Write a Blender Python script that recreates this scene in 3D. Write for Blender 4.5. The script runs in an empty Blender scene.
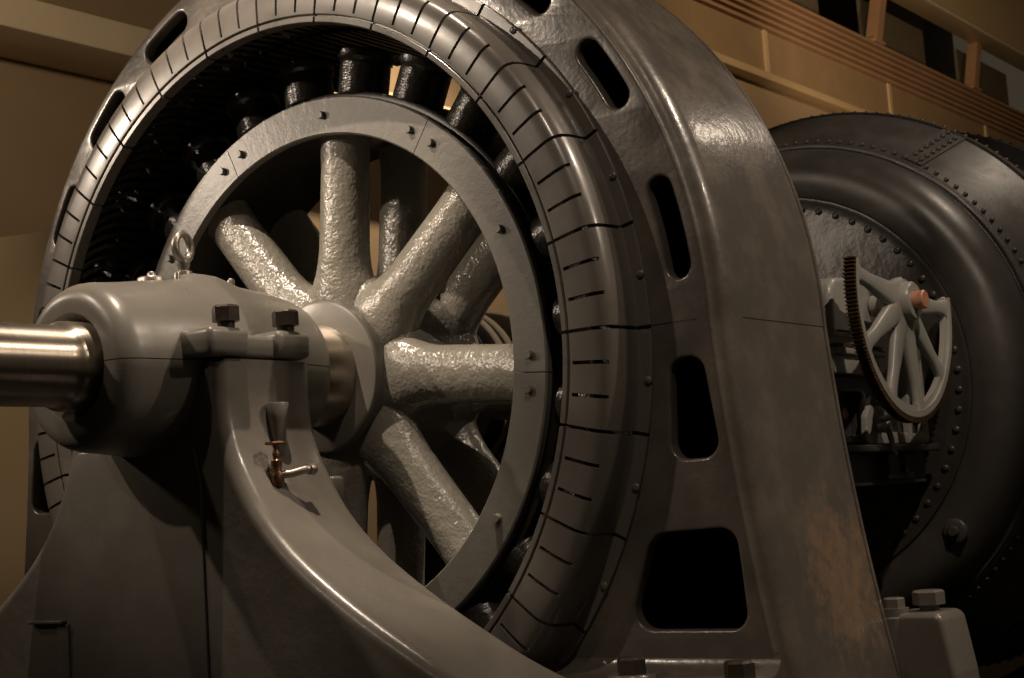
import bpy, bmesh, math, random
from mathutils import Vector, Matrix
random.seed(7)
PI = math.pi
scene = bpy.context.scene
COL = scene.collection
R = math.radians

# ------------------------------------------------------------------ materials
def mat(name, color, rough=.4, metal=0., bump=0., bscale=20., stretch=(1, 1, 1), var=0., vscale=4.,
        var_color=None, coat=0., bump2=0., b2scale=120., rvar=0., vlo=.45, vhi=.7, aniso=0.):
    m = bpy.data.materials.new(name); m.use_nodes = True
    nt = m.node_tree; N = nt.nodes; L = nt.links
    b = N['Principled BSDF']
    b.inputs['Roughness'].default_value = rough
    b.inputs['Metallic'].default_value = metal
    b.inputs['Coat Weight'].default_value = coat
    b.inputs['Coat Roughness'].default_value = .15
    b.inputs['Base Color'].default_value = (*color, 1)
    if aniso:
        b.inputs['Anisotropic'].default_value = aniso; b.inputs['Anisotropic Rotation'].default_value = .25
        tg = N.new('ShaderNodeTangent'); tg.direction_type = 'RADIAL'; tg.axis = 'Y'
        L.new(tg.outputs['Tangent'], b.inputs['Tangent'])
    tc = N.new('ShaderNodeTexCoord')
    mp = N.new('ShaderNodeMapping'); mp.inputs['Scale'].default_value = stretch
    L.new(tc.outputs['Object'], mp.inputs['Vector'])
    if var or var_color:
        n = N.new('ShaderNodeTexNoise'); n.inputs['Scale'].default_value = vscale
        n.inputs['Detail'].default_value = 8; n.inputs['Roughness'].default_value = .65
        L.new(mp.outputs['Vector'], n.inputs['Vector'])
        r = N.new('ShaderNodeValToRGB')
        r.color_ramp.elements[0].position = vlo; r.color_ramp.elements[1].position = vhi
        r.color_ramp.elements[0].color = (*color, 1)
        c2 = var_color or tuple(min(1, c * (1 + var)) for c in color)
        r.color_ramp.elements[1].color = (*c2, 1)
        L.new(n.outputs['Fac'], r.inputs['Fac']); L.new(r.outputs['Color'], b.inputs['Base Color'])
        if rvar:
            mr = N.new('ShaderNodeMapRange')
            mr.inputs['To Min'].default_value = rough; mr.inputs['To Max'].default_value = rough + rvar
            mr.inputs['From Min'].default_value = .35; mr.inputs['From Max'].default_value = .65
            L.new(n.outputs['Fac'], mr.inputs['Value']); L.new(mr.outputs['Result'], b.inputs['Roughness'])
    if bump:
        n = N.new('ShaderNodeTexNoise'); n.inputs['Scale'].default_value = bscale
        n.inputs['Detail'].default_value = 3
        L.new(mp.outputs['Vector'], n.inputs['Vector'])
        bp = N.new('ShaderNodeBump'); bp.inputs['Strength'].default_value = bump
        bp.inputs['Distance'].default_value = .02
        L.new(n.outputs['Fac'], bp.inputs['Height'])
        last = bp
        if bump2:
            n2 = N.new('ShaderNodeTexNoise'); n2.inputs['Scale'].default_value = b2scale
            n2.inputs['Detail'].default_value = 2
            L.new(mp.outputs['Vector'], n2.inputs['Vector'])
            b2 = N.new('ShaderNodeBump'); b2.inputs['Strength'].default_value = bump2
            b2.inputs['Distance'].default_value = .006
            L.new(n2.outputs['Fac'], b2.inputs['Height']); L.new(bp.outputs['Normal'], b2.inputs['Normal'])
            last = b2
        L.new(last.outputs['Normal'], b.inputs['Normal']); L.new(last.outputs['Normal'], b.inputs['Coat Normal'])
    return m

GREY = (.160, .146, .126)
M = {
 'grey': mat('grey_paint', GREY, .27, bump=.10, bscale=9, var=.18, vscale=5, bump2=.06, b2scale=70, rvar=.12, coat=.25),
 'smooth': mat('grey_smooth_paint', (.19, .177, .154), .27, bump=.04, bscale=14, var=.08, vscale=6, rvar=.1),
 'shield': mat('grey_shield_paint', (.128, .115, .101), .25, bump=.02, bscale=12, var=.1, vscale=7, rvar=.1, coat=.25),
 'ring': mat('grey_ring_paint', (.185, .174, .156), .34, bump=.05, bscale=30, var=.15, vscale=12, bump2=.08, b2scale=110),
 'rough': mat('rough_cast_paint', (.25, .235, .20), .25, bump=.28, bscale=30, var=.12, vscale=10, bump2=.40, b2scale=85, coat=.3),
 'frame': mat('worn_frame_paint', (.092, .081, .070), .25, bump=.14, bscale=7, var_color=(.135, .114, .092), vscale=6, bump2=.11, b2scale=55, rvar=.14, coat=.3),
 'steel': mat('turned_steel', (.58, .51, .43), .30, metal=1., bump=.03, bscale=40, stretch=(.3, 12, .3), var=-.18, vscale=10, rvar=.08, aniso=.8),
 'bolt': mat('dark_bolt_steel', (.075, .06, .05), .38, metal=.5, bump=.1, bscale=50, var=.4, vscale=30),
 'eye': mat('worn_eye_steel', (.32, .29, .26), .35, metal=.7, bump=.1, bscale=50, var=.3, vscale=25),
 'black': mat('black_varnish', (.016, .014, .012), .36, bump=.03, bscale=40, var=.5, vscale=15),
 'coil': mat('black_coil_tape', (.028, .025, .022), .26, bump=.2, bscale=40, stretch=(1, 1, 1), var=.4, vscale=20),
 'winding': mat('dark_winding', (.018, .014, .011), .4, bump=.3, bscale=60, var=.8, vscale=25),
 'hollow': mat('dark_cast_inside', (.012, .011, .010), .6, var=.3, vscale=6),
 'drum': mat('black_plate_paint', (.052, .047, .042), .33, bump=.10, bscale=6, var=.35, vscale=4, bump2=.04, b2scale=60, rvar=.15),
 'head': mat('hammered_head_paint', (.036, .032, .028), .32, bump=.22, bscale=7, var=.35, vscale=8, bump2=.15, b2scale=40),
 'gear': mat('gear_grey_paint', (.30, .295, .27), .34, bump=.05, bscale=20, var=.1, vscale=10),
 'tooth': mat('oily_gear_tooth', (.12, .072, .04), .40, metal=.55, bump=.1, bscale=40, var_color=(.22, .13, .07), vscale=12),
 'copper': mat('copper_pin', (.62, .30, .19), .42, metal=.35, bump=.05, bscale=60, var=.2, vscale=40),
 'brass': mat('aged_brass', (.20, .115, .07), .36, metal=.8, bump=.1, bscale=60, var=.5, vscale=30),
 'wall': mat('tan_wall_paint', (.33, .235, .14), .75, bump=.03, bscale=30, var=.06, vscale=2),
 'partition': mat('tan_partition_paint', (.46, .345, .21), .7, bump=.03, bscale=30, var=.05, vscale=2),
 'cream': mat('cream_beam_paint', (.72, .59, .41), .55, bump=.04, bscale=12, var=.08, vscale=3),
 'girder': mat('tan_girder_paint', (.56, .40, .22), .42, bump=.05, bscale=10, var=.1, vscale=3),
 'rib': mat('brown_ribbed_panel', (.38, .22, .12), .5, bump=.05, bscale=10, var=.15, vscale=2),
 'panel': mat('ochre_panel_paint', (.31, .205, .11), .5, bump=.05, bscale=6, var=.15, vscale=2),
 'dark': mat('dark_roof', (.05, .035, .022), .7, var=.3, vscale=2),
 'skylight': mat('dim_skylight_panel', (.12, .095, .06), .6, bump=.05, bscale=8, stretch=(1, 1, 6), var=.3, vscale=3),
 'floor': mat('dark_floor', (.02, .017, .014), .5, bump=.05, bscale=20, var=.3, vscale=3),
 'concrete': mat('dark_concrete', (.07, .062, .052), .8, bump=.2, bscale=20, var=.3, vscale=5),
 'band': mat('cream_band_paint', (.62, .52, .38), .5, bump=.03, bscale=20, var=.05, vscale=5),
}
# rust wear, with reflected light painted into its tone, on the lower side of the frame rim: a node mix driven by object-space height
def add_rust_sheen(m):
    nt = m.node_tree; N = nt.nodes; L = nt.links; b = N['Principled BSDF']
    src = b.inputs['Base Color'].links[0].from_socket
    tc = N.new('ShaderNodeTexCoord')
    d = N.new('ShaderNodeVectorMath'); d.operation = 'DISTANCE'
    d.inputs[1].default_value = (1.76, .40, -.78)
    L.new(tc.outputs['Object'], d.inputs[0])
    fall = N.new('ShaderNodeMapRange')
    fall.inputs['From Min'].default_value = .10; fall.inputs['From Max'].default_value = .40
    fall.inputs['To Min'].default_value = .34; fall.inputs['To Max'].default_value = 0
    L.new(d.outputs['Value'], fall.inputs['Value'])
    n = N.new('ShaderNodeTexNoise'); n.inputs['Scale'].default_value = 17; n.inputs['Detail'].default_value = 10
    n.inputs['Roughness'].default_value = .75
    L.new(tc.outputs['Object'], n.inputs['Vector'])
    ad = N.new('ShaderNodeMath'); ad.operation = 'ADD'
    L.new(fall.outputs['Result'], ad.inputs[0]); L.new(n.outputs['Fac'], ad.inputs[1])
    rp = N.new('ShaderNodeMapRange')
    rp.inputs['From Min'].default_value = .66; rp.inputs['From Max'].default_value = .90
    L.new(ad.outputs['Value'], rp.inputs['Value'])
    mx = N.new('ShaderNodeMix'); mx.data_type = 'RGBA'
    L.new(rp.outputs['Result'], mx.inputs['Factor']); L.new(src, mx.inputs['A'])
    mx.inputs['B'].default_value = (.22, .145, .09, 1)
    L.new(mx.outputs['Result'], b.inputs['Base Color'])
add_rust_sheen(M['frame'])

# ------------------------------------------------------------------ object helpers
def link_mesh(name, bm, m, parent=None, smooth=40, mat2=None):
    me = bpy.data.meshes.new(name)
    bmesh.ops.recalc_face_normals(bm, faces=bm.faces)
    bm.to_mesh(me); bm.free()
    me.materials.append(M[m])
    if smooth:
        for p in me.polygons: p.use_smooth = True
        try: me.set_sharp_from_angle(angle=R(smooth))
        except Exception: pass
    o = bpy.data.objects.new(name, me); COL.objects.link(o)
    if parent is not None: o.parent = parent
    return o

def thing(name, label, cat, loc=(0, 0, 0), group=None):
    o = bpy.data.objects.new(name, None); COL.objects.link(o)
    o.empty_display_size = .1
    o['label'] = label; o['category'] = cat
    if group: o['group'] = group
    o.location = loc
    return o
def tag(o, label, cat, group=None):
    o['label'] = label; o['category'] = cat
    if group: o['group'] = group
    return o
def structure(o, label, cat):
    o['kind'] = 'structure'; o['label'] = label; o['category'] = cat
    return o

def place(o, root_loc=(0, 0, 0)): return o

def lathe(bm, prof, seg=96, a0=0., a1=2 * PI, axis='Y', c=(0, 0, 0), rfun=None):
    """prof: list of (r, t) along the axis; open profile."""
    full = abs(a1 - a0 - 2 * PI) < 1e-6
    n = seg if full else seg + 1
    rings = []
    for i in range(n):
        a = a0 + (a1 - a0) * i / seg
        ring = []
        for r, t in prof:
            rr = rfun(r, t, a) if rfun else r
            x, z = rr * math.cos(a), rr * math.sin(a)
            if axis == 'Y': p = (x, t, z)
            elif axis == 'Z': p = (x, z, t)
            else: p = (t, x, z)
            ring.append(bm.verts.new((p[0] + c[0], p[1] + c[1], p[2] + c[2])))
        rings.append(ring)
    for i in range(seg):
        A, B = rings[i], rings[(i + 1) % n]
        for k in range(len(prof) - 1):
            vs = [A[k], A[k + 1], B[k + 1], B[k]]
            try: bm.faces.new(vs)
            except Exception: pass
    return rings
def solid(bm, prof, **k):
    """closed profile loop"""
    return lathe(bm, list(prof) + [prof[0]], **k)
def cleanup(bm, d=1e-5):
    bmesh.ops.remove_doubles(bm, verts=bm.verts, dist=d)
    bmesh.ops.dissolve_degenerate(bm, edges=bm.edges, dist=1e-7)

def box(bm, lo, hi, bev=0., mtx=None):
    r = bmesh.ops.create_cube(bm, size=1)
    vs = r['verts']
    for v in vs:
        v.co = Vector([lo[i] + (v.co[i] + .5) * (hi[i] - lo[i]) for i in range(3)])
        if mtx is not None: v.co = mtx @ v.co
    if bev:
        es = list({e for v in vs for e in v.link_edges})
        bmesh.ops.bevel(bm, geom=es, offset=bev, segments=3, affect='EDGES', profile=.5)

def tube(bm, pts, rad, seg=12, cap=True):
    """pts list of Vector, rad float or list"""
    pts = [Vector(p) for p in pts]
    rad = rad if isinstance(rad, (list, tuple)) else [rad] * len(pts)
    rings = []; up = None
    for i, p in enumerate(pts):
        t = (pts[min(i + 1, len(pts) - 1)] - pts[max(i - 1, 0)]).normalized()
        if up is None:
            up = Vector((0, 0, 1)) if abs(t.z) < .9 else Vector((1, 0, 0))
        s = t.cross(up).normalized(); u = s.cross(t).normalized(); up = u
        rings.append([bm.verts.new(p + rad[i] * (math.cos(2 * PI * k / seg) * s + math.sin(2 * PI * k / seg) * u)) for k in range(seg)])
    for A, B in zip(rings, rings[1:]):
        for k in range(seg): bm.faces.new([A[k], A[(k + 1) % seg], B[(k + 1) % seg], B[k]])
    if cap:
        bm.faces.new(rings[0][::-1]); bm.faces.new(rings[-1])

def ball(bm, c, r, scale=(1, 1, 1), u=12, v=8):
    q = bmesh.ops.create_uvsphere(bm, u_segments=u, v_segments=v, radius=r)
    for w in q['verts']:
        w.co = Vector((w.co.x * scale[0] + c[0], w.co.y * scale[1] + c[1], w.co.z * scale[2] + c[2]))

def hexbolt(bm, c, r, h, axis=Vector((0, 0, 1)), washer=True, shank=.0, turn=0.):
    """hexagon head standing on c along axis"""
    q = axis.to_track_quat('Z', 'Y').to_matrix().to_4x4()
    T = Matrix.Translation(Vector(c)) @ q @ Matrix.Rotation(turn, 4, 'Z')
    def loop(rad, z, n=6): return [bm.verts.new(T @ Vector((rad * math.cos(2 * PI * k / n), rad * math.sin(2 * PI * k / n), z))) for k in range(n)]
    z0 = shank
    if shank:
        A = loop(r * .62, 0, 16); B = loop(r * .62, shank, 16)
        for k in range(16): bm.faces.new([A[k], A[(k + 1) % 16], B[(k + 1) % 16], B[k]])
    a = loop(r, z0); b = loop(r, z0 + h * .86); d = loop(r * .86, z0 + h)
    for A, B in ((a, b), (b, d)):
        for k in range(6): bm.faces.new([A[k], A[(k + 1) % 6], B[(k + 1) % 6], B[k]])
    bm.faces.new(a[::-1]); bm.faces.new(d)

def plate(outer, holes, thick, bev, res=4):
    """2-D filled shape with holes (x, z), extruded along Y about 0; returns bmesh"""
    cu = bpy.data.curves.new('shape', 'CURVE'); cu.dimensions = '2D'; cu.fill_mode = 'BOTH'
    for loop in [outer] + holes:
        s = cu.splines.new('POLY'); s.points.add(len(loop) - 1); s.use_cyclic_u = True
        for p, (x, z) in zip(s.points, loop): p.co = (x, z, 0, 1)
    cu.extrude = thick / 2 - bev; cu.bevel_depth = bev; cu.bevel_resolution = res; cu.offset = -bev
    o = bpy.data.objects.new('shape', cu); COL.objects.link(o)
    dg = bpy.context.evaluated_depsgraph_get()
    me = bpy.data.meshes.new_from_object(o.evaluated_get(dg))
    bm = bmesh.new(); bm.from_mesh(me)
    bpy.data.objects.remove(o); bpy.data.curves.remove(cu); bpy.data.meshes.remove(me)
    for v in bm.verts: v.co = Vector((v.co.x, -v.co.z, v.co.y))
    bmesh.ops.remove_doubles(bm, verts=bm.verts, dist=1e-5)
    return bm

def rounded(poly, rad, n=6):
    """round the corners of a polygon; rad is a float or per-corner list"""
    out = []; N = len(poly)
    for i in range(N):
        p = Vector(poly[i]); a = Vector(poly[i - 1]); b = Vector(poly[(i + 1) % N])
        r = rad[i] if isinstance(rad, (list, tuple)) else rad
        u = (a - p).normalized(); w = (b - p).normalized()
        ang = math.acos(max(-1, min(1, u.dot(w))))
        d = min(r / math.tan(ang / 2), .499 * (a - p).length, .499 * (b - p).length)
        rr = d * math.tan(ang / 2)
        c = p + (u + w).normalized() * (rr / math.sin(ang / 2))
        s = p + u * d - c; e = p + w * d - c
        a0 = math.atan2(s.y, s.x); a1 = math.atan2(e.y, e.x)
        da = (a1 - a0 + PI) % (2 * PI) - PI
        for k in range(n + 1):
            t = a0 + da * k / n
            out.append((c.x + rr * math.cos(t), c.y + rr * math.sin(t)))
    return out
def pol(r, deg): return (r * math.cos(R(deg)), r * math.sin(R(deg)))

def mirror_poly(p): return [(-x, z) for x, z in p][::-1]

def dup(o, parent=None):
    c = o.copy(); COL.objects.link(c)
    if parent is not None: c.parent = parent
    for ch in list(o.children):
        dup(ch, c)
    return c

# ================================================================== GENERATOR STATOR
stator = thing('generator_stator', 'huge grey ring-shaped generator frame with oval slots and ribbed inner shields around the spoked rotor', 'generator', (0, .25, -1.55))
SL = Vector(stator.location)
def sub(o):                       # parts are modelled in place; shift so the parent's location cancels
    return o
def part(name, bm, m, parent, **k):
    o = link_mesh(name, bm, m, parent, **k)
    # parts are modelled in world coordinates: cancel the parent chain's offset
    p = parent; off = Vector((0, 0, 0))
    while p is not None:
        off += Vector(p.location); p = p.parent
    o.location = -off
    return o

RF = 1.668
def outline(d, n_arc=90, n_leg=12, zb=-1.55):
    pts = []
    def leg(z): return RF + .004 + .06 * (-z) + .065 * z * z
    zs = [zb + (0 - zb) * i / n_leg for i in range(n_leg)]
    for z in zs: pts.append(Vector((leg(z), z)))
    for i in range(n_arc + 1):
        a = PI * i / n_arc
        k = RF + .004 * (1 - math.sin(a))
        pts.append(Vector((k * math.cos(a), k * math.sin(a))))
    for z in zs[::-1]: pts.append(Vector((-leg(z), z)))
    out = []
    for i, p in enumerate(pts):
        t = (pts[min(i + 1, len(pts) - 1)] - pts[max(i - 1, 0)]).normalized()
        nrm = Vector((t.y, -t.x))
        q = p - nrm * d
        if i in (0, len(pts) - 1): q.y = zb
        out.append((q.x, q.y))
    return out

def slot(c, half, rc=1.546, hw=.0405, n=8):
    """rounded oval window following the ring: centre angle, half angle"""
    e = math.degrees(hw / rc)
    a = [pol(rc + hw, c - half + e + (2 * half - 2 * e) * i / n) for i in range(n + 1)]
    capu = []
    cc = pol(rc, c + half - e)
    for i in range(1, 8):
        t = R(c + half - e) + PI * i / 8
        capu.append((cc[0] + hw * math.cos(t), cc[1] + hw * math.sin(t)))
    b = [pol(rc - hw, c + half - e - (2 * half - 2 * e) * i / n) for i in range(n + 1)]
    capl = []
    cc = pol(rc, c - half + e)
    for i in range(1, 8):
        t = R(c - half + e) + PI + PI * i / 8
        capl.append((cc[0] + hw * math.cos(t), cc[1] + hw * math.sin(t)))
    return a + capu + b + capl

wins = []
for c, h in ((10.6, 5.9), (30.9, 4.9), (47.6, 4.9), (64.3, 4.9), (81, 4.9)):
    s = slot(c, h); wins += [s, mirror_poly(s)]
w3 = rounded([(1.482, -.108), (1.590, -.104), (1.628, -.402), (1.462, -.402)], [.05, .05, .05, .05])
w4 = rounded([(1.372, -.612), (1.655, -.604), (1.672, -.892), (1.270, -.892)], [.07, .055, .05, .06])
wins += [w3, mirror_poly(w3), w4, mirror_poly(w4)]
circ = [(1.37 * math.cos(2 * PI * i / 128), 1.37 * math.sin(2 * PI * i / 128)) for i in range(128)]
PROF = [(0., .60), (0., .10)] + [(.046 * (1 - math.cos(R(a))), .034 - .072 * math.sin(R(a))) for a in range(0, 71, 7)] + [(.0365, -.041), (.041, -.046), (.0435, -.053), (.047, -.0565), (.052, -.0578), (.060, -.058)]
front = plate(outline(.050), [circ] + wins, .05, .010)
for v in front.verts: v.co.y += -.033
bm = front
rings = []
for d, y in PROF:
    rings.append([bm.verts.new((x, y, z)) for x, z in outline(d)])
for A, B in zip(rings, rings[1:]):
    for k in range(len(A) - 1): bm.faces.new([A[k], A[k + 1], B[k + 1], B[k]])
frame = part('frame', bm, 'frame', stator, smooth=38)
# rear web plate and the inner cylinder that closes the hollow casting
bm = plate(outline(.0), [circ], .04, .006)
for v in bm.verts: v.co.y += .60
part('rear_plate', bm, 'frame', stator)
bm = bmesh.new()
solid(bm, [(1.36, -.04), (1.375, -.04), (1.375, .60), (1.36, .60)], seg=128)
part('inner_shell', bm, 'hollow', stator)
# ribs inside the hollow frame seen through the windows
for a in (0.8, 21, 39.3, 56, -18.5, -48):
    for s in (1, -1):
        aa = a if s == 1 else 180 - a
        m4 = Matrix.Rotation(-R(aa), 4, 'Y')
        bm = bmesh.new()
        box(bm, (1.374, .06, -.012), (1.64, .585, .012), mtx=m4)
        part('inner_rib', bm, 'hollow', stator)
# joint lines of the two frame halves
for s in (1, -1):
    bm = bmesh.new()
    box(bm, (s * 1.668 - .006, .06, -.0012), (s * 1.668 + .0050, .598, .0012))
    box(bm, (min(s * 1.435, s * 1.585), -.0588, -.0012), (max(s * 1.435, s * 1.585), -.055, .0012))
    part('joint_seam', bm, 'hollow', stator)

# shields : 28 curved segments with two slits each
SP = [(1.213, -.17), (1.213, -.212), (1.216, -.215), (1.231, -.216), (1.234, -.213), (1.2345, -.206), (1.2395, -.206), (1.240, -.214),
      (1.243, -.217), (1.252, -.218), (1.285, -.2190), (1.325, -.2180), (1.346, -.2155), (1.360, -.2095), (1.371, -.199), (1.380, -.182),
      (1.386, -.155), (1.389, -.110), (1.390, -.076), (1.394, -.071), (1.430, -.070), (1.433, -.067), (1.433, -.058)]
S0, S1 = 9, 14                    # slit runs between these profile points
da = 2 * PI / 28; gap = .0042; sw = .0042
angs = [gap, da / 3 - sw, da / 3 + sw, 2 * da / 3 - sw, 2 * da / 3 + sw, da - gap]
def fill_angles(a):
    out = []
    for u, v in zip(a, a[1:]):
        n = 1 if v - u < .02 else 4
        out += [(u + (v - u) * i / n, n == 1) for i in range(n)]
    return out + [(a[-1], False)]
fa = fill_angles(angs)
bm = bmesh.new()
rows = [[bm.verts.new((r * math.cos(a), y, r * math.sin(a))) for r, y in SP] for a, f in fa]
for i in range(len(fa) - 1):
    for k in range(len(SP) - 1):
        if fa[i][1] and S0 <= k < S1: continue
        bm.faces.new([rows[i][k], rows[i][k + 1], rows[i + 1][k + 1], rows[i + 1][k]])
bmesh.ops.recalc_face_normals(bm, faces=bm.faces)
bmesh.ops.solidify(bm, geom=list(bm.faces), thickness=.016)
seg0 = part('shield_segment', bm, 'shield', stator, smooth=38)
bm = bmesh.new()
rb = pol(1.4225, math.degrees(da / 2))
ball(bm, (rb[0], -.071, rb[1]), .0135, (1, .55, 1), 14, 8)
riv0 = link_mesh('rivet', bm, 'shield', seg0)
seg_base = Vector(seg0.location)
for k in range(28):
    o = seg0 if k == 0 else dup(seg0, stator)
    o.rotation_euler = (0, -k * da - R(-.15), 0)
# stator core: toothed dark iron ring behind the shields
bm = bmesh.new()
NT = 168
pr = []
for i in range(NT):
    a0 = 2 * PI * i / NT; w = 2 * PI / NT
    pr += [(1.222, a0), (1.222, a0 + w * .52), (1.252, a0 + w * .54), (1.252, a0 + w * .98)]
for y0, y1 in ((-.02, .50),):
    A = [bm.verts.new((r * math.cos(a), y0, r * math.sin(a))) for r, a in pr]
    B = [bm.verts.new((r * math.cos(a), y1, r * math.sin(a))) for r, a in pr]
    O = [bm.verts.new((1.36 * math.cos(a), y0, 1.36 * math.sin(a))) for r, a in pr]
    n = len(pr)
    for k in range(n):
        bm.faces.new([A[k], A[(k + 1) % n], B[(k + 1) % n], B[k]])
        bm.faces.new([A[k], A[(k + 1) % n], O[(k + 1) % n], O[k]])
part('stator_core', bm, 'winding', stator, smooth=0)
# end windings: bent coil ends between the core and the shields
bm = bmesh.new()
for i in range(NT):
    a = 2 * PI * (i + .75) / NT
    pts = []
    for r, y, da_ in ((1.247, .03, 0), (1.245, -.06, 0), (1.252, -.10, .02), (1.275, -.14, .06), (1.30, -.165, .085), (1.325, -.15, .07)):
        pts.append((r * math.cos(a + da_), y, r * math.sin(a + da_)))
    tube(bm, pts, .0125, 5)
ew = part('end_winding', bm, 'winding', stator, smooth=60)
ew['kind'] = 'stuff'
# foot flange with bolts
for s in (1, -1):
    bm = bmesh.new()
    xs = sorted((s * 1.02, s * 1.765))
    # cove from the front plate down to the flange top, then the flange block
    prof = [(-.055, -.955)] + [(-.055 - .06 * (1 - math.cos(t * PI / 12)), -.955 - .06 * math.sin(t * PI / 12)) for t in range(1, 7)] + [(-.35, -1.020), (-.375, -1.03), (-.385, -1.05), (-.385, -1.55), (-.055, -1.55)]
    ends = []
    for x in xs: ends.append([bm.verts.new((x, y, z)) for y, z in prof])
    for k in range(len(prof)):
        k2 = (k + 1) % len(prof)
        bm.faces.new([ends[0][k], ends[0][k2], ends[1][k2], ends[1][k]])
    bm.faces.new(ends[0]); bm.faces.new(ends[1])
    part('foot_flange', bm, 'frame', stator)
    # rear lug with its boss, beyond the leg
    bm = bmesh.new()
    prof2 = rounded([(s * 1.76, -1.55), (s * 1.76, -.915), (s * 1.955, -.915), (s * 1.985, -1.10), (s * 2.01, -1.55)], [.01, .035, .035, .08, .01])
    b2 = plate(prof2, [], .20, .02)
    for v in b2.verts: v.co.y += .73
    part('rear_lug', b2, 'grey', stator)
    bm = bmesh.new()
    hexbolt(bm, (s * 1.88, .73, -.918), .050, .045, shank=.022, turn=.3)
    part('lug_bolt', bm, 'grey', stator, smooth=30)
    bm = bmesh.new()
    lathe(bm, [(.0, -.90), (.045, -.90), (.045, -.925), (.05, -.93), (.05, -1.55)], seg=20, axis='Z', c=(s * 1.79, .67, 0))
    part('lug_boss', bm, 'grey', stator)
    bm = bmesh.new()
    hexbolt(bm, (s * 1.79, .67, -.90), .034, .032, turn=.2)
    part('lug_bolt', bm, 'grey', stator, smooth=30)
    for x, y in ((1.345, -.17), (1.73, -.23)):
        bm = bmesh.new()
        lathe(bm, [(0, -1.004), (.068, -1.004), (.072, -1.008), (.075, -1.03)], seg=28, axis='Z', c=(s * x, y, 0))
        part('foot_bolt_washer', bm, 'grey', stator)
        bm = bmesh.new()
        hexbolt(bm, (s * x, y, -1.006), .043, .05, turn=.25)
        part('foot_bolt', bm, 'bolt', stator, smooth=30)

# ================================================================== ROTOR
rotor = thing('generator_rotor', 'grey spoked rotor wheel on a polished steel shaft inside the big generator ring', 'rotor', (0, 0, 0))
OFF = -5.2
# front ring : six segments with bolts
bm = bmesh.new()
RP = [(.8645, .030), (.8645, .006), (.870, 0.), (.994, 0.), (1.0, .005), (1.0, .030)]
g = .0018
n = 20
lathe(bm, RP + [RP[0]], seg=n, a0=g, a1=PI / 3 - g)
cleanup(bm)
# close the two ends
bmesh.ops.holes_fill(bm, edges=[e for e in bm.edges if e.is_boundary], sides=0)
rs0 = part('ring_segment', bm, 'ring', rotor, smooth=35)
for j, a in enumerate((3.4, 30, 56.6)):
    p = pol(.935, a)
    bm = bmesh.new()
    lathe(bm, [(0, -.016), (.012, -.016), (.0145, -.012), (.0145, .004)], seg=14, c=(p[0], 0, p[1]))
    link_mesh('ring_bolt', bm, 'ring', rs0)
for k in range(6):
    o = rs0 if k == 0 else dup(rs0, rotor)
    o.rotation_euler = (0, -R(OFF + 60 * k), 0)
# rim body
bm = bmesh.new()
solid(bm, [(.885, .031), (.995, .031), (.998, .045), (1.013, .045), (1.022, .05), (1.022, .49), (1.012, .50), (.885, .50), (.878, .48), (.878, .05)], seg=128)
part('rim', bm, 'black', rotor)
# hub
bm = bmesh.new()
HP = [(.150, .0), (.255, .0), (.267, .004), (.272, .012), (.273, .060), (.273, .52), (.15, .52)]
solid(bm, HP, seg=96)
part('hub', bm, 'smooth', rotor, smooth=30)
bm = bmesh.new()
solid(bm, [(.270, .066), (.285, .066), (.318, .072), (.345, .084), (.368, .105), (.378, .14), (.378, .44), (.36, .49), (.30, .51), (.27, .51)], seg=96)
part('spoke_boss', bm, 'rough', rotor)
# spokes : front and rear sets of eight
def spoke_bm(y, m):
    bm = bmesh.new(); seg = 28
    st = [(.240, .150, .085), (.300, .150, .085), (.335, .138, .084), (.37, .122, .082), (.41, .110, .082), (.46, .104, .078), (.60, .101, .076), (.76, .099, .075), (.86, .103, .078), (.895, .112, .085)]
    rings = []
    for x, hz, hy in st:
        rings.append([bm.verts.new((x, y + hy * math.cos(2 * PI * k / seg), hz * math.sin(2 * PI * k / seg))) for k in range(seg)])
    for A, B in zip(rings, rings[1:]):
        for k in range(seg): bm.faces.new([A[k], A[(k + 1) % seg], B[(k + 1) % seg], B[k]])
    bm.faces.new(rings[0]); bm.faces.new(rings[-1])
    return bm
for y, mm in ((.125, 'rough'), (.445, 'rough')):
    s0 = part('spoke', spoke_bm(y, mm), mm, rotor, smooth=60)
    for k in range(8):
        o = s0 if k == 0 else dup(s0, rotor)
        o.rotation_euler = (0, -R(-5 + 45 * k), 0)
# field coils on the rim
bm = bmesh.new()
cp = [(0, 1.018), (.090, 1.018), (.092, 1.022)]
for i in range(11):
    x = 1.024 + .010 * i
    cp += [(.0915, x + .001), (.0925, x + .005), (.0915, x + .009)]
cp += [(.098, 1.14), (.106, 1.148), (.106, 1.172), (.098, 1.178), (0, 1.178)]
lathe(bm, cp, seg=32, axis='X', c=(0, .115, 0))
cleanup(bm)
c0 = part('field_coil', bm, 'coil', rotor, smooth=50)
for k in range(24):
    o = c0 if k == 0 else dup(c0, rotor)
    o.rotation_euler = (0, -R(4.6 + 15 * k), 0)
# shaft
bm = bmesh.new()
lathe(bm, [(0, -2.3), (.117, -2.3), (.122, -2.295), (.122, -1.135), (.124, -1.115), (.132, -1.106), (.1355, -1.098), (.1365, -1.07), (.1365, -.18), (.150, -.172), (.172, -.160), (.176, -.14), (.180, .0), (.182, .012), (.150, .02), (.150, 3.42), (0, 3.42)], seg=96)
cleanup(bm)
part('shaft', bm, 'steel', rotor)

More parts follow.
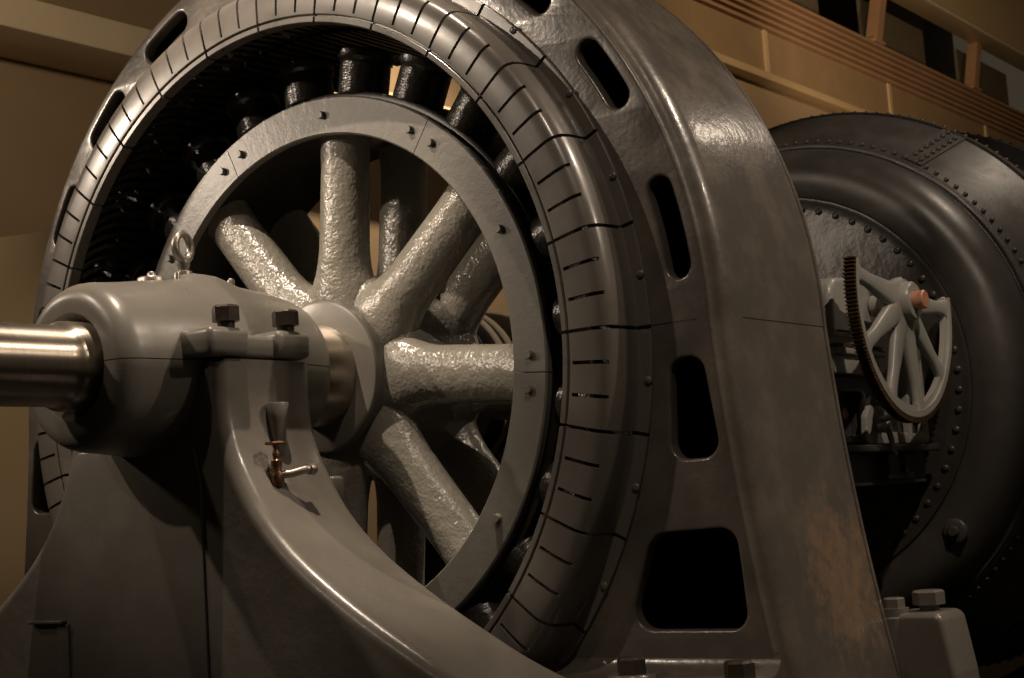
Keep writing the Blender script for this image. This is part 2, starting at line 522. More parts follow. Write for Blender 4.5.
# ================================================================== BEARING PEDESTAL
ped = thing('bearing_pedestal', 'grey cast iron bearing pedestal with splayed base carrying the steel shaft in the foreground', 'bearing pedestal', (0, -.6, -1.55))
BP = [(.1385, -1.02), (.150, -1.035), (.155, -1.052), (.162, -1.060), (.200, -1.062), (.222, -1.056), (.240, -1.042), (.252, -1.020), (.258, -.99), (.262, -.94),
      (.268, -.88), (.278, -.80), (.286, -.72), (.290, -.62), (.289, -.52), (.284, -.42), (.274, -.32), (.258, -.23), (.250, -.205), (.240, -.19), (.228, -.183), (.182, -.183), (.180, -.20), (.1385, -.22)]
def hump(r, t, a):
    s = max(0, math.sin(a))
    return r + (.030 * math.exp(-((t + .56) / .085) ** 4) * s ** 10 if r > .22 else 0)
dense = []
for (r0, t0), (r1, t1) in zip(BP, BP[1:]):
    n = max(1, int((abs(t1 - t0)) / .03))
    dense += [(r0 + (r1 - r0) * i / n, t0 + (t1 - t0) * i / n) for i in range(n)]
dense.append(BP[-1])
bm = bmesh.new()
lathe(bm, dense + [dense[0]], seg=96, a0=0.0, a1=PI, rfun=hump)
cleanup(bm)
bmesh.ops.holes_fill(bm, edges=[e for e in bm.edges if e.is_boundary], sides=0)
for v in bm.verts:
    v.co.z += .0015
cap = part('bearing_cap', bm, 'smooth', ped, smooth=40)
# bolt flanges with bosses on both sides of the cap
for s in (1, -1):
    bm = bmesh.new()
    box(bm, (min(s * .15, s * .372), -.835, .002), (max(s * .15, s * .372), -.425, .072), .016)
    for ya, yb in ((-.855, -.69), (-.575, -.428)):
        box(bm, (min(s * .18, s * .395), ya, .003), (max(s * .18, s * .395), yb, .090), .022)
    part('cap_flange', bm, 'smooth', ped)
    for y in (-.755, -.505):
        bm = bmesh.new()
        hexbolt(bm, (s * .358, y, .088), .043, .050, shank=.020, turn=.55)
        part('cap_bolt', bm, 'bolt', ped, smooth=30)
# lower half of the bearing
bm = bmesh.new()
lathe(bm, dense + [dense[0]], seg=96, a0=PI, a1=2 * PI)
cleanup(bm)
bmesh.ops.holes_fill(bm, edges=[e for e in bm.edges if e.is_boundary], sides=0)
for v in bm.verts: v.co.z -= .0015
part('bearing_housing', bm, 'smooth', ped, smooth=40)
# pedestal body
half = [(.366, -.004), (.364, -.06), (.364, -.14), (.376, -.22), (.402, -.30), (.445, -.38), (.497, -.46), (.562, -.535), (.64, -.605), (.73, -.672), (.835, -.74), (.945, -.805), (1.06, -.868), (1.19, -.935), (1.34, -.995), (1.50, -1.045), (1.66, -1.085), (1.69, -1.10), (1.70, -1.13), (1.70, -1.55)]
def smooth_line(p, n=4):
    out = []
    for i in range(len(p) - 1):
        p0 = Vector(p[max(i - 1, 0)]); p1 = Vector(p[i]); p2 = Vector(p[i + 1]); p3 = Vector(p[min(i + 2, len(p) - 1)])
        for k in range(n):
            t = k / n
            q = .5 * ((2 * p1) + (p2 - p0) * t + (2 * p0 - 5 * p1 + 4 * p2 - p3) * t * t + (3 * p1 - p0 - 3 * p2 + p3) * t ** 3)
            out.append((q.x, q.y))
    out.append(p[-1]); return out
hl = smooth_line(half[:17], 4) + half[17:]
prof = hl + [(-x, z) for x, z in hl[::-1]]
# hollow under the shaft so the body clears the bore
notch = [(.20 * math.cos(R(180 + 15 * i)), -.004 + .20 * math.sin(R(180 + 15 * i))) for i in range(13)]
pb = plate(prof + notch, [], .40, .045, 6)
for v in pb.verts: v.co.y += -.60
part('pedestal_body', pb, 'grey', ped, smooth=40)
# raised middle panel on the front
bm = bmesh.new()
v = [(-.365, -1.55), (-.365, -.36), (-.33, -.24), (.235, -.24), (.268, -.36), (.268, -1.55)]
pp = plate(rounded(v, [.005, .06, .04, .04, .06, .005]), [], .03, .005, 3)
for w in pp.verts: w.co.y += -.792
part('front_panel', pp, 'grey', ped)
# small bracket at the left of the front panel
bm = bmesh.new()
box(bm, (-.59, -.822, -.785), (-.41, -.78, -.774), .003)
box(bm, (-.455, -.808, -1.2), (-.395, -.78, -.785), .004)
part('small_bracket', bm, 'grey', ped)
# ledge at the rear edge
bm = bmesh.new()
box(bm, (.30, -.42, -.50), (.445, -.365, -.372), .012)
part('rear_ledge', bm, 'grey', ped)
# eye bolt
bm = bmesh.new()
ez = .408; nn = 40; mm = 14
rot = Matrix.Rotation(R(100), 4, 'Z')
rings = []
for i in range(nn):
    a = 2 * PI * i / nn
    rr = .0125 + .0015 * (1 - math.sin(a)) / 2
    rings.append([bm.verts.new(rot @ Vector(((.038 + rr * math.cos(2 * PI * k / mm)) * math.cos(a), rr * math.sin(2 * PI * k / mm), (.044 + rr * math.cos(2 * PI * k / mm)) * math.sin(a)))) for k in range(mm)])
for i in range(nn):
    A, B = rings[i], rings[(i + 1) % nn]
    for k in range(mm): bm.faces.new([A[k], A[(k + 1) % mm], B[(k + 1) % mm], B[k]])
for v in bm.verts: v.co += Vector((0, -.60, ez))
lathe(bm, [(0, .366), (.019, .364), (.021, .35), (.017, .34), (.017, .33), (.027, .326), (.029, .318), (.029, .300)], seg=20, axis='Z', c=(0, -.60, 0))
part('eye_bolt', bm, 'eye', ped)
# oil hole lid and studs on the cap
bm = bmesh.new()
lathe(bm, [(0, .297), (.042, .297), (.046, .292), (.046, .270)], seg=28, axis='Z', c=(0, -.735, 0))
part('oil_hole_lid', bm, 'eye', ped)
for x, y, z, r in ((0, -.735, .297, .014), (0.06, -.452, .288, .012), (.03, -.655, .300, .009)):
    bm = bmesh.new()
    lathe(bm, [(0, .020), (r * .6, .019), (r, .012), (r, -.02)], seg=14, axis='Z', c=(x, y, z))
    part('cap_stud', bm, 'eye', ped)
# funnel shaped oil pipe on the side face
bm = bmesh.new()
lathe(bm, [(0, -.150), (.024, -.152), (.034, -.140), (.036, -.144), (.028, -.20), (.020, -.27), (.016, -.298), (0, -.30)], seg=20, axis='Z', c=(.395, -.595, 0))
part('oil_funnel', bm, 'grey', ped)
# drain valve
bm = bmesh.new()
vx, vy = .452, -.665
tube(bm, [(.40, -.655, -.395), (vx, vy, -.375)], .016, 12)
lathe(bm, [(0, -.40), (.016, -.398), (.021, -.385), (.021, -.360), (.015, -.350), (.017, -.335), (.017, -.322), (.010, -.315), (.012, -.30), (.009, -.292), (.006, -.268), (0, -.268)], seg=16, axis='Z', c=(vx, vy, 0))
valve = part('drain_valve', bm, 'brass', ped)
def subpart(name, bm, m, parent, **k):
    return link_mesh(name, bm, m, parent, **k)
bm = bmesh.new()
tube(bm, [(vx, vy, -.365), (vx + .03, vy + .03, -.362), (vx + .055, vy + .065, -.352), (vx + .06, vy + .085, -.352)], [.013, .012, .0125, .013], 12)
lathe(bm, [(0, .0), (.016, .0), (.018, .01), (.018, .02), (0, .022)], seg=14, axis='Y', c=(vx + .06, vy + .075, -.352))
subpart('spout', bm, 'eye', valve)
bm = bmesh.new()
rr = [];
for i in range(24):
    a = 2 * PI * i / 24; R0 = .026 + .003 * math.cos(6 * a)
    rr.append([bm.verts.new((vx + (R0 + .005 * math.cos(2 * PI * k / 6)) * math.cos(a), vy + (R0 + .005 * math.cos(2 * PI * k / 6)) * math.sin(a), -.268 + .005 * math.sin(2 * PI * k / 6))) for k in range(6)])
for i in range(24):
    A, B = rr[i], rr[(i + 1) % 24]
    for k in range(6): bm.faces.new([A[k], A[(k + 1) % 6], B[(k + 1) % 6], B[k]])
for i in range(3):
    a = PI * i / 3
    tube(bm, [(vx - .026 * math.cos(a), vy - .026 * math.sin(a), -.268), (vx + .026 * math.cos(a), vy + .026 * math.sin(a), -.268)], .004, 6)
subpart('valve_handwheel', bm, 'brass', valve)

# ================================================================== TURBINE CASING (riveted drum)
drum = thing('turbine_casing', 'large black riveted steel drum behind the generator ring at right', 'turbine casing', (0, 4.2, -2.0))
bm = bmesh.new()
lathe(bm, [(.16, 3.50), (.5, 3.506), (.9, 3.500), (.985, 3.498), (1.03, 3.492), (1.043, 3.485), (1.050, 3.486), (1.053, 3.502)], seg=128)
part('head_plate', bm, 'head', drum)
bm = bmesh.new()
lathe(bm, [(1.045, 3.515), (1.055, 3.500), (1.064, 3.495), (1.085, 3.486), (1.115, 3.475), (1.15, 3.467), (1.19, 3.467), (1.225, 3.478), (1.262, 3.502), (1.295, 3.540), (1.320, 3.588), (1.333, 3.635), (1.338, 3.66), (1.338, 3.685), (1.350, 3.690)], seg=160)
part('bulged_shoulder', bm, 'drum', drum)
bm = bmesh.new()
lathe(bm, [(1.338, 3.70), (1.350, 3.682), (1.362, 3.680), (1.366, 3.688), (1.367, 3.698), (1.375, 3.704), (1.380, 3.730), (1.600, 4.09), (1.606, 4.10)], seg=160)
part('conical_shell', bm, 'drum', drum)
bm = bmesh.new()
lathe(bm, [(1.600, 4.085), (1.608, 4.08), (1.612, 4.10), (1.612, 4.15), (1.606, 4.165), (1.575, 4.17), (1.560, 4.5), (1.555, 5.12), (1.660, 5.13), (1.668, 5.14), (1.668, 5.30), (1.60, 5.32), (1.60, 6.2), (0, 6.2)], seg=160)
part('rear_shell', bm, 'drum', drum)
def cone_pt(u, deg, lift=0):         # u 0..1 from the front edge to the rear edge of the cone
    r = 1.380 + (1.600 - 1.380) * u; y = 3.730 + .36 * u
    nr, ny = .857, -.515
    return Vector(((r + nr * lift) * math.cos(R(deg)), y + ny * lift, (r + nr * lift) * math.sin(R(deg))))
# overlapping seam strap of the cone plates
bm = bmesh.new()
top = [];
for lift in (0, .007):
    for dg_ in (54.2, 59.3):
        top.append([bm.verts.new(cone_pt(u, dg_, lift)) for u in (.02, .25, .5, .75, .99)])
for k in range(4):
    bm.faces.new([top[2][k], top[2][k + 1], top[3][k + 1], top[3][k]])
    bm.faces.new([top[0][k], top[0][k + 1], top[2][k + 1], top[2][k]])
    bm.faces.new([top[1][k], top[1][k + 1], top[3][k + 1], top[3][k]])
part('seam_strap', bm, 'drum', drum)
# rivets
bm = bmesh.new(); ball(bm, (0, 0, 0), .0135, (1, 1, 1), 10, 8)
rv0 = link_mesh('rivet', bm, 'drum', drum)
DL = Vector(drum.location)
rivet_pts = []
for i in range(84):
    a = 113 - 2.72 * i
    if a < -62 - 55: break
    rivet_pts.append(cone_pt(.035, a, .003))
rivet_pts = rivet_pts[:84]
for row, dgr in ((0, 55.5), (1, 57.7)):
    for i in range(7): rivet_pts.append(cone_pt(.12 + .125 * i + (.06 if row else 0), dgr, .007))
for i, p in enumerate(rivet_pts):
    o = rv0 if i == 0 else dup(rv0, drum)
    o.location = p - DL
bm = bmesh.new()
for i in range(150):
    a = 2 * PI * i / 150
    ball(bm, (1.610 * math.cos(a), 4.125, 1.610 * math.sin(a)), .0135, (1, 1, 1), 8, 6)
for i in range(150):
    a = 2 * PI * (i + .5) / 150
    ball(bm, (1.668 * math.cos(a), 5.2, 1.668 * math.sin(a)), .0135, (1, 1, 1), 8, 6)
o = part('rivet_row', bm, 'drum', drum); o['kind'] = 'stuff'
bm = bmesh.new(); ball(bm, (0, 0, 0), .019, (1, .6, 1), 12, 8)
hb0 = link_mesh('head_bolt', bm, 'head', drum)
for i in range(62):
    p = pol(.990, i * 360 / 62 + 1.5)
    o = hb0 if i == 0 else dup(hb0, drum)
    o.location = Vector((p[0], 3.494, p[1])) - DL
# plug on the shoulder
bm = bmesh.new()
pc = pol(1.19, -40.3)
lathe(bm, [(0, 3.425), (.022, 3.425), (.028, 3.432), (.030, 3.45), (.055, 3.452), (.062, 3.458), (.065, 3.478)], seg=28, c=(pc[0], 0, pc[1]))
part('drain_plug', bm, 'drum', drum)
# cradle carrying the drum
bm = bmesh.new()
for y in (3.85, 5.5):
    pass
cr = plate([(-1.5, 0.0), (-1.5, .55)] + [(1.66 * math.cos(R(a)), 2.0 + 1.66 * math.sin(R(a))) for a in range(205, 336, 5)] + [(1.5, .55), (1.5, 0)], [], .30, .01)
for v in cr.verts: v.co += Vector((0, 4.65, -2.1))
part('cradle', cr, 'hollow', drum)

# ================================================================== TOOTHED REGULATING WHEEL
GX, GY, GZ = 1.0, 2.850, .318
WK = .935
wheel = thing('toothed_sector_wheel', 'pale grey half wheel with rusty teeth and slender spokes before the black drum', 'gear wheel', (GX, GY, GZ))
def arc_solid(bm, r0, r1, x0, x1, a0, a1, n=60):
    ring = []
    for i in range(n + 1):
        a = R(a0 + (a1 - a0) * i / n); c, s = math.cos(a), math.sin(a)
        ring.append([bm.verts.new((x, GY + WK * r * c, GZ + WK * r * s)) for r, x in ((r0, x0), (r1, x0), (r1, x1), (r0, x1))])
    for A, B in zip(ring, ring[1:]):
        for k in range(4): bm.faces.new([A[k], A[(k + 1) % 4], B[(k + 1) % 4], B[k]])
    bm.faces.new(ring[0]); bm.faces.new(ring[-1])
A0, A1 = 162, 366
bm = bmesh.new()
arc_solid(bm, .545, .575, GX - .026, GX + .026, A0, A1)
arc_solid(bm, .515, .548, GX - .014, GX + .014, A0, A1)
part('rim', bm, 'gear', wheel, smooth=35)
bm = bmesh.new()
arc_solid(bm, .5751, .582, GX - .026, GX + .026, A0, A1)
NTH = 112
for i in range(NTH):
    a = A0 + (A1 - A0) * (i + .5) / NTH; h = (A1 - A0) / NTH * .27
    vs = []
    for r, hh in ((.580, h), (.602, h * .62)):
        for sgn in (-1, 1):
            aa = R(a + sgn * hh)
            for x in (GX - .026, GX + .026): vs.append(bm.verts.new((x, GY + WK * r * math.cos(aa), GZ + WK * r * math.sin(aa))))
    # order: inner(-,x0),(-,x1),(+,x0),(+,x1), outer same
    f = lambda *q: bm.faces.new([vs[k] for k in q])
    f(0, 1, 5, 4); f(2, 6, 7, 3); f(4, 5, 7, 6); f(0, 4, 6, 2); f(1, 3, 7, 5)
part('toothed_band', bm, 'tooth', wheel, smooth=0)
def wheel_spoke(ang, w0=.060, w1=.032):
    bm = bmesh.new(); seg = 14
    c, s = math.cos(R(ang)), math.sin(R(ang))
    rings = []
    for r, w, t in ((.04, w0 * 1.9, .034), (.10, w0 * 1.45, .032), (.15, w0, .028), (.22, w0 * .88, .025), (.40, w1 * 1.05, .021), (.49, w1 * 1.1, .020), (.525, w1 * 1.5, .020), (.545, w1 * 1.9, .020)):
        ring = []
        for k in range(seg):
            q = 2 * PI * k / seg
            cx = math.copysign(abs(math.cos(q)) ** .6, math.cos(q)); sx = math.copysign(abs(math.sin(q)) ** .6, math.sin(q))
            ring.append(bm.verts.new((GX + t * cx, GY + WK * r * c - w * sx * s, GZ + WK * r * s + w * sx * c)))
        rings.append(ring)
    for A, B in zip(rings, rings[1:]):
        for k in range(seg): bm.faces.new([A[k], A[(k + 1) % seg], B[(k + 1) % seg], B[k]])
    bm.faces.new(rings[0]); bm.faces.new(rings[-1])
    return bm
for a in (168, 206, 243, 280, 320, 360):
    part('spoke', wheel_spoke(a), 'gear', wheel, smooth=50)
bm = bmesh.new()
lathe(bm, [(.046, -.075), (.086, -.075), (.092, -.065), (.094, -.03), (.105, .0), (.094, .03), (.090, .060), (.083, .068), (.046, .068)], seg=40, axis='X', c=(GX, GY, GZ))
part('hub', bm, 'gear', wheel)
bm = bmesh.new()
lathe(bm, [(0, .118), (.039, .118), (.044, .113), (.044, .02), (0, .02)], seg=32, axis='X', c=(GX, GY, GZ))
part('pin', bm, 'copper', wheel)
bm = bmesh.new()
lathe(bm, [(0, .02), (.05, .02), (.05, -.142), (0, -.142)], seg=24, axis='X', c=(GX, GY, GZ))
part('axle', bm, 'gear', wheel)

# ================================================================== GEARBOX BEHIND THE WHEEL
gb = thing('gate_gearbox', 'grey and black gearbox bracket behind the toothed half wheel on the drum head', 'gearbox', (.70, 2.9, -.4))
# rounded pale housing
bm = bmesh.new()
hp = rounded([(2.42, .16), (2.42, .43), (2.86, .455), (2.86, .16)], [.02, .10, .03, .02])
hb = plate(hp, [], .26, .03)
for v in hb.verts: v.co = Vector((.72 + v.co.y, v.co.x, v.co.z))
part('housing', hb, 'gear', gb)
bm = bmesh.new()
box(bm, (.60, 2.38, .075), (.88, 2.90, .105), .006)
box(bm, (.62, 2.38, -.01), (.86, 2.86, .074), .004)
part('rack_bed', bm, 'gear', gb)
bm = bmesh.new()
for i in range(24): box(bm, (.80, 2.385 + .021 * i, .1055), (.875, 2.395 + .021 * i, .124))
part('rack', bm, 'tooth', gb, smooth=0)
# black body below with a square recessed window
bm = bmesh.new()
body = plate([(2.30, -.52), (2.30, -.012), (3.42, -.012), (3.42, -.52)], [rounded([(2.44, -.30), (2.44, -.075), (2.72, -.075), (2.72, -.30)], .03)], .05, .006)
for v in body.verts: v.co = Vector((.78 + v.co.y, v.co.x, v.co.z))
box(body, (.58, 2.30, -.52), (.755, 3.42, -.012), .006)
part('body', body, 'drum', gb)
bm = bmesh.new()
wf = plate(rounded([(2.42, -.32), (2.42, -.055), (2.74, -.055), (2.74, -.32)], .035), [rounded([(2.455, -.288), (2.455, -.088), (2.705, -.088), (2.705, -.288)], .03)], .03, .006)
for v in wf.verts: v.co = Vector((.815 + v.co.y, v.co.x, v.co.z))
part('window_frame', wf, 'black', gb)
bm = bmesh.new()
hexbolt(bm, (.755, 2.60, -.185), .035, .03, axis=Vector((1, 0, 0)))
part('bolt', bm, 'brass', gb, smooth=30)
# lower ledge and pale bracket under the wheel
bm = bmesh.new()
box(bm, (.70, 2.30, -.37), (.90, 3.40, -.335), .008)
part('ledge', bm, 'drum', gb)
br = plate(rounded([(2.66, -.33), (2.68, -.20), (2.74, -.14), (2.82, -.20), (2.88, -.27), (3.32, -.285), (3.36, -.14), (3.40, -.14), (3.40, -.33)], .03), [], .03, .006)
for v in br.verts: v.co = Vector((.835 + v.co.y, v.co.x, v.co.z))
part('bracket_plate', br, 'gear', gb)
bm = bmesh.new()
tube(bm, [(.86, 2.78, -.255), (.93, 2.78, -.255)], .026, 12)
tube(bm, [(.90, 2.80, -.27), (.90, 2.825, -.32), (.90, 2.815, -.36), (.90, 2.85, -.38)], .014, 10)
part('lever', bm, 'gear', gb)
# open frame loop at the right behind the wheel
lp = plate(rounded([(3.16, -.32), (3.16, .30), (3.30, .315), (3.38, .25), (3.38, -.32)], [.01, .03, .05, .05, .01]), [rounded([(3.19, -.29), (3.19, .27), (3.29, .285), (3.35, .235), (3.35, -.29)], [.01, .02, .04, .04, .01])], .04, .006)
for v in lp.verts: v.co = Vector((.835 + v.co.y, v.co.x, v.co.z))
part('loop_frame', lp, 'gear', gb)
bm = bmesh.new()
tube(bm, [(.80, 2.86, -.185), (.80, 3.12, -.165)], .035, 14)
tube(bm, [(.80, 2.90, -.085), (.80, 3.14, -.065)], .028, 14)
part('link_rod', bm, 'gear', gb)
bm = bmesh.new()
hexbolt(bm, (.86, 3.02, -.45), .025, .02, axis=Vector((1, 0, 0)))
hexbolt(bm, (.86, 3.02, -.40), .025, .02, axis=Vector((1, 0, 0)))
box(bm, (.80, 2.86, -.50), (.862, 3.14, -.372), .01)
part('lower_catch', bm, 'black', gb, smooth=30)
# stand that carries the gearbox
bm = bmesh.new()
box(bm, (.60, 2.34, -2.1), (.80, 2.56, -.52), .01)
part('stand', bm, 'black', gb)

# ================================================================== SMALL BANDED MACHINE FAR BEHIND
bd = thing('banded_drum', 'dark round machine with cream painted bands glimpsed between the rotor spokes', 'machine', (-3.08, 5.0, -2.1))
bm = bmesh.new()
lathe(bm, [(0, 4.20), (.598, 4.20), (.60, 4.202), (.60, 5.6), (0, 5.6)], seg=64, c=(-3.08, 0, .314))
part('barrel', bm, 'black', bd)
for y in (4.36, 4.48, 4.90, 5.2):
    bm = bmesh.new()
    solid(bm, [(.596, y), (.615, y), (.615, y + .05), (.596, y + .05)], seg=64, c=(-3.08, 0, .314))
    part('band', bm, 'band', bd)
bm = bmesh.new()
box(bm, (-3.5, 4.4, -2.1), (-2.66, 5.5, -.22), .02)
part('stand', bm, 'black', bd)

# ================================================================== ROOM
def sbox(name, lo, hi, m, label, cat='structure', bev=0.):
    bm = bmesh.new(); box(bm, lo, hi, bev)
    return structure(link_mesh(name, bm, m, None, smooth=0 if not bev else 35), label, cat)
WX = -6.0
sbox('floor', (-9.5, -9, -2.25), (9, 32, -2.1), 'floor', 'dark gallery floor under the machines', 'floor')
sbox('trim_1', (-1.95, -.85, -2.1), (2.15, .95, -1.55), 'concrete', 'low concrete plinth under the generator and its bearing pedestal', 'plinth')
sbox('wall_left', (WX - .2, -9, -2.1), (WX, 32, 6.60), 'wall', 'tan side wall behind the generator', 'wall')
sbox('wall_back', (-6.2, 31.8, -2.1), (9, 32, 11), 'wall', 'tan end wall of the hall', 'wall')
sbox('wall_front', (-6.2, -9.2, -2.1), (9, -9, 11), 'wall', 'tan wall behind the viewer', 'wall')
sbox('ceiling', (-9.5, -9, 10.6), (9, 32, 10.8), 'dark', 'dark hall ceiling', 'ceiling')
# cream ledge low on the wall
sbox('trim_2', (WX, -9, 3.147), (WX + .65, 31, 3.40), 'cream', 'cream boxed ledge running along the side wall', 'ledge', .01)
# panel band and ledge
sbox('trim_3', (WX, -9, 5.31), (WX + .10, 31, 5.98), 'panel', 'ochre panelled band high on the side wall', 'wall panel')
sbox('trim_4', (WX, -9, 5.20), (WX + .22, 31, 5.31), 'girder', 'narrow ledge under the ochre panelled band', 'ledge', .01)
for i, y in enumerate((2.3, 6.7, 11.0, 15.4, 19.7, 24.1, 28.5)):
    sbox('trim_%d' % (5 + i), (WX + .10, y - .05, 5.31), (WX + .13, y + .05, 5.98), 'girder', 'thin upright batten on the ochre panelled band', 'batten')['group'] = 'battens on the panelled band'
# ribbed cladding
bm = bmesh.new()
prof = []
nr = 6; z0, z1 = 5.98, 6.62; hgt = (z1 - z0) / nr
for i in range(nr):
    z = z0 + i * hgt
    prof += [(WX + .04, z + .001), (WX + .17, z + .012), (WX + .17, z + hgt * .56), (WX + .04, z + hgt * .62)]
prof += [(WX + .04, z1), (WX - .2, z1), (WX - .2, z0 + .001)]
ends = [[bm.verts.new((x, y, z)) for x, z in prof] for y in (-9, 31)]
for k in range(len(prof)):
    k2 = (k + 1) % len(prof)
    bm.faces.new([ends[0][k], ends[0][k2], ends[1][k2], ends[1][k]])
structure(link_mesh('trim_12', bm, 'rib', None, smooth=0), 'brown ribbed cladding band under the roof opening', 'cladding')
# roof void with struts and dim skylight panels
sbox('wall_clerestory', (-9.4, -9, 6.0), (-9.2, 32, 10.6), 'dark', 'dark back of the roof void', 'wall')
sbox('trim_13', (-9.2, -9, 6.45), (WX - .2, 32, 6.60), 'dark', 'dark roof void floor', 'roof')
for i, y in enumerate((2.0, 6.4, 10.75, 15.1, 19.45, 23.8, 28.2)):
    bm = bmesh.new()
    m4 = Matrix.Translation((WX + .02, y, 6.62)) @ Matrix.Rotation(R(-24), 4, 'X')
    box(bm, (-.10, -.11, 0), (.10, .11, 1.08), .008, m4)
    box(bm, (-.13, -.20, -.002), (.13, .20, .05), .004, Matrix.Translation((WX + .02, y, 6.62)))
    structure(link_mesh('trim_%d' % (14 + i), bm, 'rib', None, smooth=0), 'tan strut between the ribbed cladding and the girder', 'strut')['group'] = 'struts in the roof opening'
    bm = bmesh.new()
    box(bm, (WX - .42, y + .5, 6.7), (WX - .36, y + 3.2, 7.62))
    structure(link_mesh('window_%d' % (1 + i), bm, 'skylight', None, smooth=0), 'dim roof light panel between the struts', 'roof light')['group'] = 'roof lights'
sbox('trim_21', (WX - .02, -9, 7.60), (-5.60, 31, 9.4), 'girder', 'big tan box girder under the roof', 'girder', .02)
sbox('trim_22', (-5.602, -9, 7.58), (-5.54, 31, 7.63), 'cream', 'pale lower flange edge of the box girder', 'girder flange', .008)
# free standing partition behind the generator
bm = bmesh.new()
d = Vector((.934, .358, 0)); nn_ = Vector((-.358, .934, 0))
P0 = Vector((-5.9, 1.81, 0)); P1 = P0 + d * 2.9
m4 = Matrix(((d.x, nn_.x, 0, P0.x), (d.y, nn_.y, 0, P0.y), (0, 0, 1, 0), (0, 0, 0, 1)))
box(bm, (0, -.05, -2.1), (2.4, .05, 1.51), .004, m4)
pt = link_mesh('partition_panel', bm, 'partition', None, smooth=0)
tag(pt, 'tan freestanding partition panel low at the far left behind the generator', 'partition')

# ================================================================== LIGHTS
def spot(name, loc, tgt, power, size=40, blend=.4, rad=.05, col=(1, .78, .52)):
    l = bpy.data.lights.new(name, 'SPOT'); l.energy = power; l.spot_size = R(size); l.spot_blend = blend
    l.shadow_soft_size = rad; l.color = col
    o = bpy.data.objects.new(name, l); COL.objects.link(o); o.location = loc
    o.rotation_euler = (Vector(tgt) - Vector(loc)).to_track_quat('-Z', 'Y').to_euler()
    return o
def area(name, loc, tgt, power, sx, sy, col=(1, .78, .52)):
    l = bpy.data.lights.new(name, 'AREA'); l.shape = 'RECTANGLE'; l.size = sx; l.size_y = sy; l.energy = power; l.color = col
    o = bpy.data.objects.new(name, l); COL.objects.link(o); o.location = loc
    o.rotation_euler = (Vector(tgt) - Vector(loc)).to_track_quat('-Z', 'Y').to_euler()
    return o
W1 = (1, .815, .635)
spot('track_spot_rotor', (.80, -.95, 5.4), (-.1, -.35, .1), 1300, 27, .6, .05, W1)
spot('track_spot_hub', (-1.2, -2.8, 5.3), (.08, .1, .58), 1450, 15, .6, .05, W1)
spot('pedestal_fill_spot', (-1.3, -5.6, 3.4), (-.1, -.8, -.8), 75, 24, .8, .06, W1)  # added weak fill that lifts the shaded pedestal front
spot('track_spot_front', (-2.2, -3.8, 2.8), (.4, 0, .65), 260, 44, .5, .06, W1)
spot('track_spot_front_right', (3.4, -3.2, 4.8), (1.45, -.1, .35), 300, 24, .6, .06, W1)
spot('frame_sheen_spot', (-3.1, -2.2, 1.7), (-1.1, 0, .7), 200, 62, .7, .12, W1)  # added lamp in open space, gives the left frame and ring their sheen
spot('track_spot_drum', (2.7, 5.0, 4.3), (1.2, 3.4, .5), 190, 60, .6, .12, W1)
spot('drum_front_fill', (3.4, -.6, 5.4), (.9, 3.6, 1.25), 420, 22, .7, .08, W1)  # extra unseen light to brighten the drum from the front
spot('track_spot_rear', (2.75, 5.0, 3.4), (1.5, .2, .4), 25, 24, .6, .12, W1)
spot('track_spot_wheel', (3.6, .6, 3.6), (1.0, 2.9, .25), 420, 17, .5, .05, W1)
spot('track_spot_rim', (4.5, 1.4, 4.1), (1.6, .2, .1), 430, 44, .6, .03, W1)
spot('track_spot_side', (4.9, 1.0, 2.4), (1.4, 0, .1), 95, 50, .6, .08, W1)
spot('banded_drum_fill', (-1.4, 2.4, 4.6), (-2.6, 4.6, .7), 260, 22, .6, .05, W1)  # added light so the cream bands show between the spokes
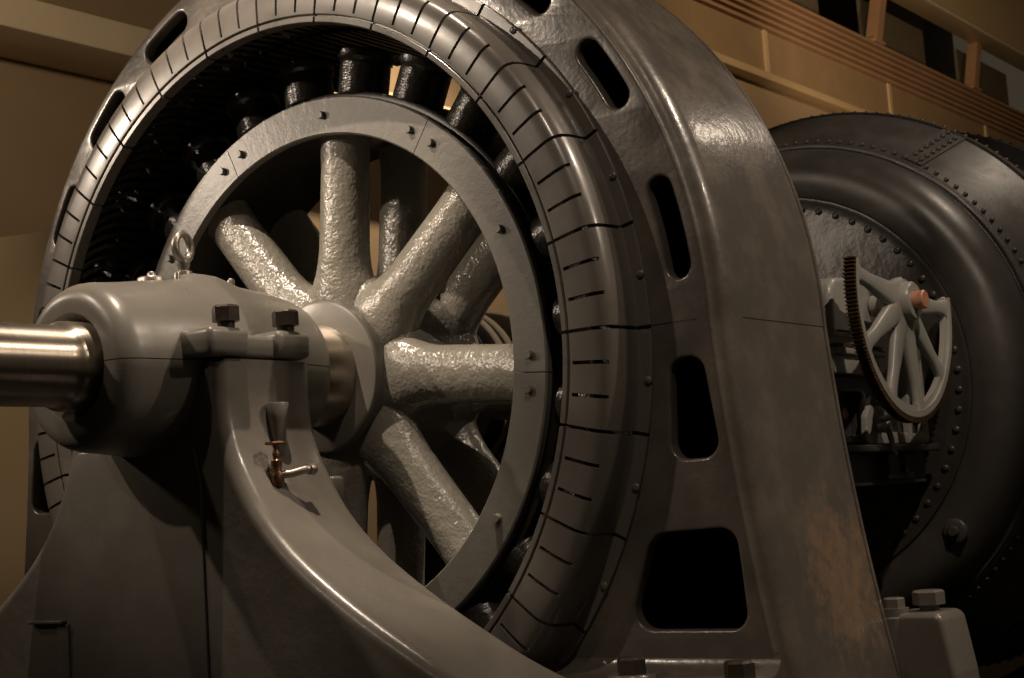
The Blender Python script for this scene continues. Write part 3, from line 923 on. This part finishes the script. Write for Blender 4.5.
spot('wall_washer', (-3.6, 6.5, 5.5), (-6, 7.4, 1.6), 900, 80, .8, .1, (1, .80, .56))
spot('wall_left_fill', (-2.2, -2.8, 3.3), (-6, 2.4, 3.25), 650, 46, .9, .1, (1, .78, .53))  # invented fill for the left wall and ledge, no fixture there
spot('partition_fill', (-3.8, -1.8, 1.6), (-5.0, 2.2, .2), 130, 40, .9, .1, (1, .78, .53))  # added fill that evens out the partition, hangs in mid-air
spot('roof_fill', (0, 8, 6.4), (-6, 20, 6.9), 1650, 70, .8, .2, (1, .76, .50))  # added fill aimed to shape the cladding ribs, not a real fixture
spot('roof_fill_low', (-1.0, 13, 2.6), (-5.8, 20, 8.6), 850, 60, .8, .2, (1, .74, .48))  # second added fill, lifts the girder from below

w = bpy.data.worlds.new('World'); scene.world = w; w.use_nodes = True
w.node_tree.nodes['Background'].inputs[0].default_value = (1, .78, .55, 1)
w.node_tree.nodes['Background'].inputs[1].default_value = .040

# ================================================================== CAMERA
f_px, cx, cy, cz, yaw, pitch, roll = 1535.5747, 3.8216, -3.9195, -.5062, .6459, .1087, -.0672
fw = Vector((-math.sin(yaw) * math.cos(pitch), math.cos(yaw) * math.cos(pitch), math.sin(pitch)))
r0 = Vector((math.cos(yaw), math.sin(yaw), 0)); u0 = r0.cross(fw)
r_ = math.cos(roll) * r0 + math.sin(roll) * u0; u_ = -math.sin(roll) * r0 + math.cos(roll) * u0
cam = bpy.data.cameras.new('camera'); co = bpy.data.objects.new('camera', cam); COL.objects.link(co)
cam.sensor_width = 36; cam.sensor_fit = 'HORIZONTAL'; cam.lens = f_px * 36 / 1024
cam.clip_start = .05; cam.clip_end = 200
mw = Matrix.Identity(4)
for i, v in enumerate((r_, u_, -fw)):
    for k in range(3): mw[k][i] = v[k]
mw.translation = Vector((cx, cy, cz))
co.matrix_world = mw
cam.dof.use_dof = True; cam.dof.focus_distance = 5.3; cam.dof.aperture_fstop = 6.3
scene.camera = co
vs = scene.view_settings
vs.view_transform = 'Standard'; vs.look = 'None'; vs.gamma = 1.0; vs.use_curve_mapping = False
vs.exposure = 0.0
